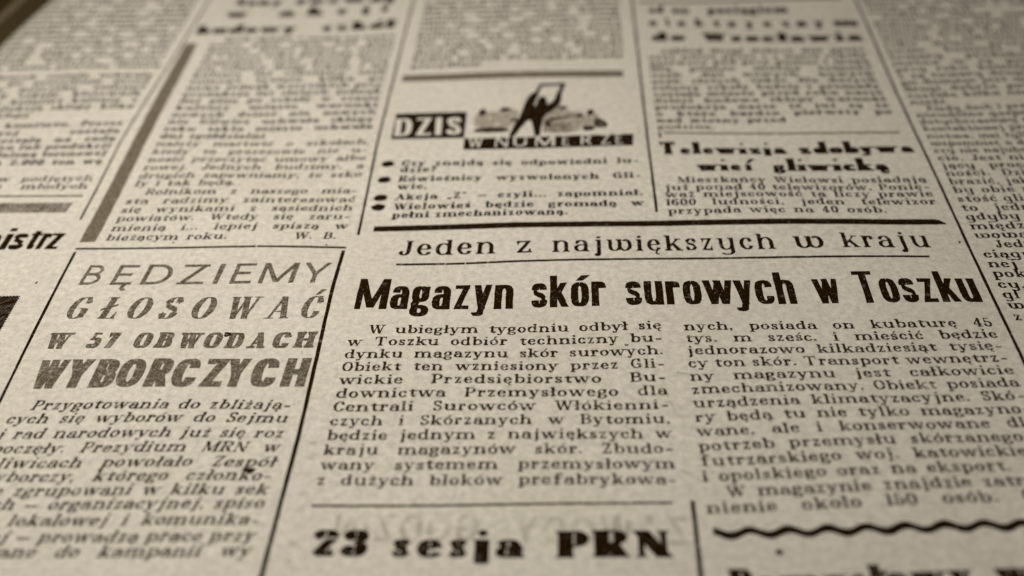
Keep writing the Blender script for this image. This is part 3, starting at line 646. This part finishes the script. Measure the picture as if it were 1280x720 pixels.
def paragraph(lines, face='body', mat='ink_body', label=None, lean=0.0, name='paragraph'):
    """lines = (text, x0, y0, x1, y1, mode)"""
    k = Ink(.05)
    for t, x0, y0, x1, y1, mode in lines: set_line(k, FACES[face], t, (x0, y0), (x1, y1), mode, lean)
    return k.build(name, M[mat], root, label)
def column(texts, xl, xr, yl, yr, pl, pr, indent=3.0, start=0):
    """texts set on a regular grid; a leading * indents, a trailing | sets the line left"""
    out = []
    for i, t in enumerate(texts, start):
        ind = indent if t.startswith('*') else 0; md = 'l' if t.endswith('|') else 'j'
        out.append((t.strip('*|'), xl + ind, yl - pl * i + (yr - yl) * ind / (xr - xl), xr, yr - pr * i, md))
    return out
paragraph(column(['*W ubiegłym tygodniu odbył się', 'w Toszku odbiór techniczny bu-', 'dynku magazynu skór surowych.', 'Obiekt ten wzniesiony przez Gli-', 'wickie Przedsiębiorstwo Bu-',
    'downictwa Przemysłowego dla', 'Centrali Surowców Włókienni-', 'czych i Skórzanych w Bytomiu,', 'będzie jednym z największych w', 'kraju magazynów skór. Zbudo-', 'wany systemem przemysłowym', 'z dużych bloków prefabrykowa-'],
    54.3, 103.3, .12, .45, 3.018, 3.055))
col2 = ['nych, posiada on kubaturę 45', 'tys. m sześc. i mieścić będzie', 'jednorazowo kilkadziesiąt tysię-', 'cy ton skór. Transport wewnętrz-', 'ny magazynu jest całkowicie', 'zmechanizowany. Obiekt posiada',
    'urządzenia klimatyzacyjne. Skó-', 'ry będą tu nie tylko magazyno-', 'wane, ale i konserwowane dla', 'potrzeb przemysłu skórzanego i', 'futrzarskiego woj. katowickiego', 'i opolskiego oraz na eksport.|']
paragraph(column(col2, 106.6, 154.0, 0, .55, 2.97, 2.85))
paragraph(column(['*W magazynie znajdzie zatrud-', 'nienie około 150 osób. Cały'], 106.6, 154.0, 0, .55, 2.97, 2.85, start=12))
BY = [-17.5, -20.4, -23.6, -26.6, -29.6, -32.3, -35.0, -37.6, -40.55, -43.5, -46.1]
BT = ['*Przygotowania do zbliżają-', 'cych się wyborów do Sejmu', 'i rad narodowych już się roz', 'poczęły. Prezydium MRN w', 'Gliwicach powołało Zespół', 'Wyborczy, którego członko-',
    'wie zgrupowani w kilku sek', 'cjach \u2014 organizacyjnej, spiso', 'wej, lokalowej i komunika-', 'cyjnej \u2014 prowadzą prace przy', 'gotowane do kampanii wy']
paragraph([(t.strip('*'), 6.4 + (2.8 if t[0] == '*' else 0), y, 48.1, y, 'j') for t, y in zip(BT, BY)], lean=.20)
AY = [27.5, 30.6, 33.8, 36.75, 39.75, 42.9, 46.0, 48.8, 51.9, 54.9, 57.95, 61.1]
AT = ['bieżącym roku.|', 'mienią i... lepiej spiszą w', 'powiatów. Wtedy się zaru-', 'się wynikami z sąsiednich', 'sta radzimy zainteresować', '*Rolnikom z naszego mia-']
L_ = [(t.strip('*|'), 6.9 + (2.8 if t[0] == '*' else 0), y, 49.8, y, 'l' if t.endswith('|') else 'j') for t, y in zip(AT, AY)]
L_.append(('W. B.', 40.6, 27.3, 48.3, 27.3, 'j'))
paragraph(L_, lean=.05)
AT2 = ['ły i tak będą.|', 'drugich zapewniamy, że szko', 'rowej. Jednych budzimy, a', 'nosić przeczytać umowy albo', 'kiedy to prezesowie nie u-', 'należy martwić o szkołach,']
r_ = random.Random(5)
L_ = [(t.strip('|'), 6.9, y, 49.8, y, 'l' if t.endswith('|') else 'j') for t, y in zip(AT2, AY[6:])]
paragraph(L_, lean=.05)
def fill_column(xl, xr, y0, y1, pitch, seed, breaks=(), slope=0.0, face='bold', mat='ink_bold'):
    """unreadably soft columns: running text, cut into paragraphs"""
    rr = random.Random(seed); nl = int((y1 - y0) / pitch) + 1; f = filler(FACES[face], xr - xl, nl, rr); cur = []
    for i in range(nl):
        y = y0 + pitch * i                                   # from the bottom line upwards
        last = (i == 0 or i in breaks); first = (i + 1) in breaks or i == nl - 1
        t = f[i]
        if last and i in breaks or (last and rr.random() < .6): t = ' '.join(t.split()[:max(1, len(t.split()) // 2)])
        cur.append((t, xl + (2.8 if first else 0), y, xr, y + slope, 'l' if last else 'j'))
        if first: paragraph(cur, face, mat); cur = []
    if cur: paragraph(cur, face, mat)
fill_column(6.9, 49.6, 64.2, 110.6, 3.06, 3)

fill_column(54.6, 101.2, 93.91, 188, 2.98, 8, (), .35)
fill_column(106.3, 153.2, 67.40, 98.87, 2.85, 14, (), -.5)
paragraph([('godzinę.', 106.4, 64.65, 153, 64.65, 'l')])

for grp in ([('Czy znajdą się odpowiedni lu-', 56.9, 52.3, 102.3, 51.5, 'j'), ('dzie?', 56.9, 49.9, 102.2, 49.5, 'l')],
            [('Rówieśnicy wyzwolonych Gli-', 56.9, 46.5, 102.5, 46.1, 'j'), ('wic.', 57.0, 43.8, 102.5, 43.6, 'l')],
            [('Akcja \u201eZ\u201d \u2014 czyli... zapomniał.', 57.0, 40.1, 102.5, 40.0, 'j')],
            [('Wielowieś będzie gromadą w', 57.1, 36.8, 102.5, 36.4, 'j'), ('pełni zmechanizowaną.', 57.1, 34.0, 88.9, 33.8, 'j')]):
    o = paragraph(grp, 'bold', 'ink_bold', name='list_item')
    k = Ink(.05); cx, cy = 54.35, grp[0][2] + .95
    k.poly([(cx + (1.28 + .07 * math.sin(i * .9 + cy)) * math.cos(i * math.pi / 10), cy + (1.16 + .06 * math.sin(i * 1.3 + cy)) * math.sin(i * math.pi / 10)) for i in range(20)]); k.build('bullet', M['ink'], o)
paragraph([('Mieszkańcy Wielowsi posiadają', 108.7, 43.9, 153.8, 43.3, 'j'), ('już ponad 40 telewizorów. Ponie-', 106.3, 41.3, 153.9, 40.7, 'j'), ('waż miejscowość ta liczy prawie', 106.2, 38.9, 153.9, 38.4, 'j'),
    ('1600 ludności, jeden telewizor', 106.2, 36.2, 153.8, 35.8, 'j'), ('przypada więc na 40 osób.', 106.3, 33.4, 144.8, 33.2, 'j')], 'wide', 'ink_bold')
CT = ['nieść', '*Kiedy dach i pra', 'nieudolne gospo', 'dotychczasowy re', 'kontaktowej proby', 'nictwa, wsi tylko', 'wspomnieć o dob', 'czy nie najuboż', 'cie. Jest ni', 'jący proces', 'ności. Dziś', 'brazić, jak', 'by obie ni',
    'stość gliw', 'to jedna', 'gdyby w', 'między', 'wową', '*Jedna', 'ciągu', 'nej', 'pok', 'cy,', 'gl', 'w', 'z']
CY = [73.6, 70.8, 68.1, 65.3, 62.4, 59.3, 56.4, 53.6, 50.7, 47.9, 45.1, 42.2, 39.3, 36.3, 33.4, 30.6, 27.7, 25.0, 22.2, 19.3, 16.5, 13.7, 10.7, 7.9, 5.1, 2.1]
rr = random.Random(21); fl = filler(FACES['alt'], 36, len(CT), rr)
def alt_line(t, f, y):
    ind = 2.7 if t[0] == '*' else 0; wd = t.strip('*')
    if len(wd) <= 3 or wd == 'nieść': f = f[:30]
    s = wd if wd == 'nieść' else wd + ' ' + ' '.join(f.split()[:4])
    W_ = text_width(FACES['alt'], s); 
    return (s, 157.5 + ind, y, min(206.0, 157.5 + ind + W_ * 1.12 + 2), y, 'j' if wd != 'nieść' else 'l')
A_ = [alt_line(t, f, y) for t, f, y in zip(CT, fl, CY)]
paragraph(A_[1:18], 'alt', 'ink_bold'); paragraph(A_[18:], 'alt', 'ink_bold'); paragraph(A_[:1], 'alt', 'ink_bold')
fill_column(157.5, 206, 76.5, 188, 2.9, 33, (14,), 0, 'alt', 'ink_bold')
fill_column(157.5, 206, -60, -1.5, 2.9, 34, (6,), 0, 'alt', 'ink_bold')
fill_column(6.9, 48.0, -82, -53.5, 3.0, 61, (), 0, 'body', 'ink_body')
fill_column(54.3, 103, -82, -54, 3.0, 62, (5,), 0, 'body', 'ink_body')
fill_column(106.8, 154, -82, -62, 3.0, 63, (), 0, 'body', 'ink_body')
fill_column(-41.0, -3.0, -82, -20, 3.0, 64, (8,), 0, 'body', 'ink_body')
rr = random.Random(9); fl = filler(FACES['bold'], 37, 3, rr)
fb = filler(FACES['body'], 37, 5, rr)
paragraph([('uchwała ' + 'komitetu.    Prezes', -41, 69.9, -2.2, 69.9, 'j')], 'bold', 'ink_bold')
paragraph([(fb[0], -39, 66.7, -1.9, 66.7, 'j'), (fb[1], -41, 63.6, -1.9, 63.6, 'j'), ('zbiórki złomu lub produkcji', -41, 60.8, -1.9, 60.8, 'j'), ('dzieci rok pełnioną terenowej', -41, 57.9, -2, 57.9, 'j'), ('za 2.000 ton wę', -25, 54.7, -1.9, 54.7, 'j')], 'bold', 'ink_bold')
paragraph([('nowej pracy w podjętych', -41, 48.4, -1.8, 48.4, 'j'), ('i chętnie ze młodych', -41, 45.6, -1.9, 45.6, 'j')])
fill_column(-41.2, -2.0, 74.6, 92.6, 2.95, 51, (), -.3)
fill_column(-43.6, -2.0, 97.3, 188.0, 2.95, 52, (), -.4)

# ------------------------------------------------------------------ printed picture block

k = Ink(.05); k.poly([(53.75, 73.38), (68.24, 73.74), (68.38, 62.91), (53.86, 62.73)]); plate = k.build('caption_plate', M['ink'], root, 'black plate with pale letters DZIŚ')
k = Ink(.03, .05)
for ch, a, b in [('D', (54.36, 63.93), (57.74, 64.02)), ('Z', (58.55, 64.04), (61.67, 64.12)), ('I', (62.47, 64.14), (63.7, 64.17)), ('S', (64.71, 64.2), (67.74, 64.28))]: set_word(k, FACES['dzis'], ch, a, b, -.02, .03, True)
k.build('lettering', M['paper'], plate)
k = Ink(.05); k.poly([(68.4, 62.65), (101.56, 62.75), (101.36, 58.22), (68.48, 58.18)], .004); plate = k.build('caption_plate', M['ink'], root, 'long black strip with pale letters W NUMERZE')
k = Ink(.03, .05)
for ch, a, b in [('W', (69.34, 58.98), (72.16, 58.98)), ('N', (74.48, 58.97), (77.21, 58.96)), ('U', (78.16, 58.96), (80.76, 58.95)), ('M', (82.41, 58.94), (86.29, 58.93)), ('E', (87.77, 58.93), (89.08, 58.92)), ('R', (91.35, 58.92), (93.4, 58.91)), ('Z', (95.16, 58.91), (97.05, 58.9)), ('E', (98.11, 58.9), (99.42, 58.89))]: set_word(k, FACES['numer'], ch, a, b, .0, .03, True)
k.build('lettering', M['paper'], plate)
# the picture: a man holding a newspaper over his head in front of a low townscape
def soft(pts, it=2):
    for _ in range(it):
        o = []
        for a, b in zip(pts, list(pts[1:]) + [pts[0]]):
            o += [(a[0] * .75 + b[0] * .25, a[1] * .75 + b[1] * .25), (a[0] * .25 + b[0] * .75, a[1] * .25 + b[1] * .75)]
        pts = o
    return pts
pic = Ink(.06, .016)
for pts in [[(69.87, 71.07), (70.84, 73.68), (73.68, 73.16), (75.58, 74.69), (77.56, 74.32), (78.99, 73.66), (78.53, 70.16), (77.02, 65.92), (70.16, 66.17)], [(83.79, 70.25), (84.03, 73.47), (85.97, 74.88), (88.5, 75.38), (88.91, 72.39), (91.97, 72.45), (92.36, 70.21), (91.73, 63.98), (83.89, 63.7)], [(91.94, 70.23), (94.33, 72.36), (95.62, 68.36), (95.29, 66.09), (91.87, 64.25)]]: pic.poly(soft(pts))
pic = pic.build('illustration', M['grey'], root, 'printed drawing of a man reading before a town')
k = Ink(.08, .024)
for i, pts in enumerate([[(70.01, 66.34), (73.13, 67.19), (77.14, 66.48), (77.06, 64.96), (70.1, 64.87)], [(70.67, 74.29), (71.62, 75.03), (72.5, 73.21), (71.52, 71.59), (70.79, 72.09)], [(92.53, 72.43), (93.52, 73.69), (94.27, 72.36), (93.74, 70.63), (92.7, 70.9)], [(91.62, 65.95), (92.86, 66.64), (94.34, 66.02), (93.9, 64.46), (91.87, 64.42)], [(93.98, 68.42), (94.69, 69.55), (95.64, 69.05), (96.69, 67.46), (96.7, 65.76), (95.28, 65.42), (94.07, 66.14)], [(90.43, 71.16), (91.68, 71.29), (91.94, 70.23), (90.56, 69.59)], [(84.09, 69.08), (85.73, 70.17), (90.43, 70.98), (90.43, 70.29), (86.01, 69.18), (84.24, 67.93)], [(84.1, 67.93), (85.33, 68.46), (85.62, 66.45), (84.4, 66.38)], [(75.01, 74.89), (76.41, 75.08), (77.56, 74.32), (76.47, 73.41), (75.22, 73.1)], [(86.82, 74.43), (88.5, 74.96), (88.92, 73.87), (87.38, 73.22)]]): k.poly(soft(pts), .002 * i)
for i in range(9):
    x = 84.15 + i * .62; k.strip((x, 64.25), (x + .1, 67.93), .22, layer=.001)
k.build('townscape', M['ink_body'], pic)
k = Ink(.05, .04)
for i, pts in enumerate([[(82.43, 81.69), (81.02, 80.38), (80.07, 77.23), (79.43, 72.94), (78.7, 69.28), (81.19, 69.19), (82.55, 70.01), (84.07, 69.95), (84.73, 73.14), (84.13, 76.15), (82.89, 74.82), (81.81, 75.22), (82.27, 77.75), (82.85, 80.18)], [(79.07, 70.72), (78.25, 68.72), (77.59, 65.33), (77.08, 62.84), (78.17, 62.8), (79.21, 65.84), (81.03, 69.95), (81.29, 70.63)], [(81.07, 70.53), (81.68, 68.02), (82.01, 65.17), (82.34, 62.21), (83.41, 63.17), (83.47, 65.96), (83.81, 69.09), (83.79, 70.66)], [(83.16, 75.17), (85.18, 75.93), (86.18, 78.07), (86.56, 80.95), (87.59, 81.35), (87.49, 76.62), (86.6, 74.2), (84.75, 71.67), (83.5, 71.13)], [(82.2, 75.63), (82.56, 77.43), (82.93, 78.82), (83.66, 79.4), (84.36, 78.58), (84.61, 76.74), (84.35, 74.77), (83.46, 73.85), (82.45, 74.24)], [(76.88, 69.76), (78.53, 70.39), (78.96, 69.68), (77.74, 68.91)]]): k.poly(soft(pts), .002 * i)
for a, b, w_ in [((82.23, 80.2), (83.19, 84.23), 0.75), ((82.96, 84.18), (88.08, 84.53), 1.15), ((87.93, 84.86), (86.88, 79.39), 0.95)]: k.strip(a, b, w_, layer=.013 + w_ * .001)
k.build('printed_man', M['ink'], pic)


# print from the back of the leaf showing through
k = Ink(.12, .010)
def back_word(F, wd, a, b):
    n0 = len(k.V); set_word(k, F, wd, a, (2 * a[0] - b[0], a[1]), 0, .05)
    for q in k.V[n0:]: q[:, 0] = 2 * a[0] - q[:, 0]
back_word(FACES['back'], 'ZAWODY', (104.39, -44.02), (81.47, -44.13)); k.build('show_through_print', M['ghost']); k = Ink(.12, .010)
back_word(FACES['back'], 'GODZIN', (77.34, -43.31), (57.72, -43.55))
k.build('show_through_print', M['ghost'])
for (x, y) in [(52.74, -24.57), (52.93, -27.82), (53.17, -31.28), (53.05, -34.49), (53.13, -37.45), (53.12, -40.47), (53.08, -43.82), (53.02, -46.92)]:
    k = Ink(.12, .010); k.poly([(x + .6 * math.cos(i * .785), y + .5 * math.sin(i * .785)) for i in range(8)]); k.build('show_through_mark', M['ghost'])
for a, b, w_ in (((103.23, -16.16), (104.59, -19.64), .4), ((104.84, -9.86), (106.68, -10.43), .3), ((103.8, -30.33), (106.84, -32.48), .4)):
    k = Ink(.12, .010); k.strip(a, b, w_); k.build('show_through_mark', M['ghost'])

for cx, cy, rx, ry in [(34.98, 0.19, 0.62, 0.55), (44.88, -30.3, 0.75, 0.6), (115.07, -45.24, 0.5, 0.5), (-0.75, 14.64, 0.22, 0.25), (154.65, 23.83, 0.16, 0.3), (97.63, -3.26, 0.3, 0.25), (46.81, 25.38, 0.2, 0.2), (19.49, 26.52, 0.18, 0.25)]:
    k = Ink(.12, .045); k.poly([(cx + rx * (1 + .25 * math.sin(i * 2.1)) * math.cos(i * .6283), cy + ry * (1 + .3 * math.cos(i * 1.7)) * math.sin(i * .6283)) for i in range(10)])
    k.build('ink_speck', M['ink_bold'])
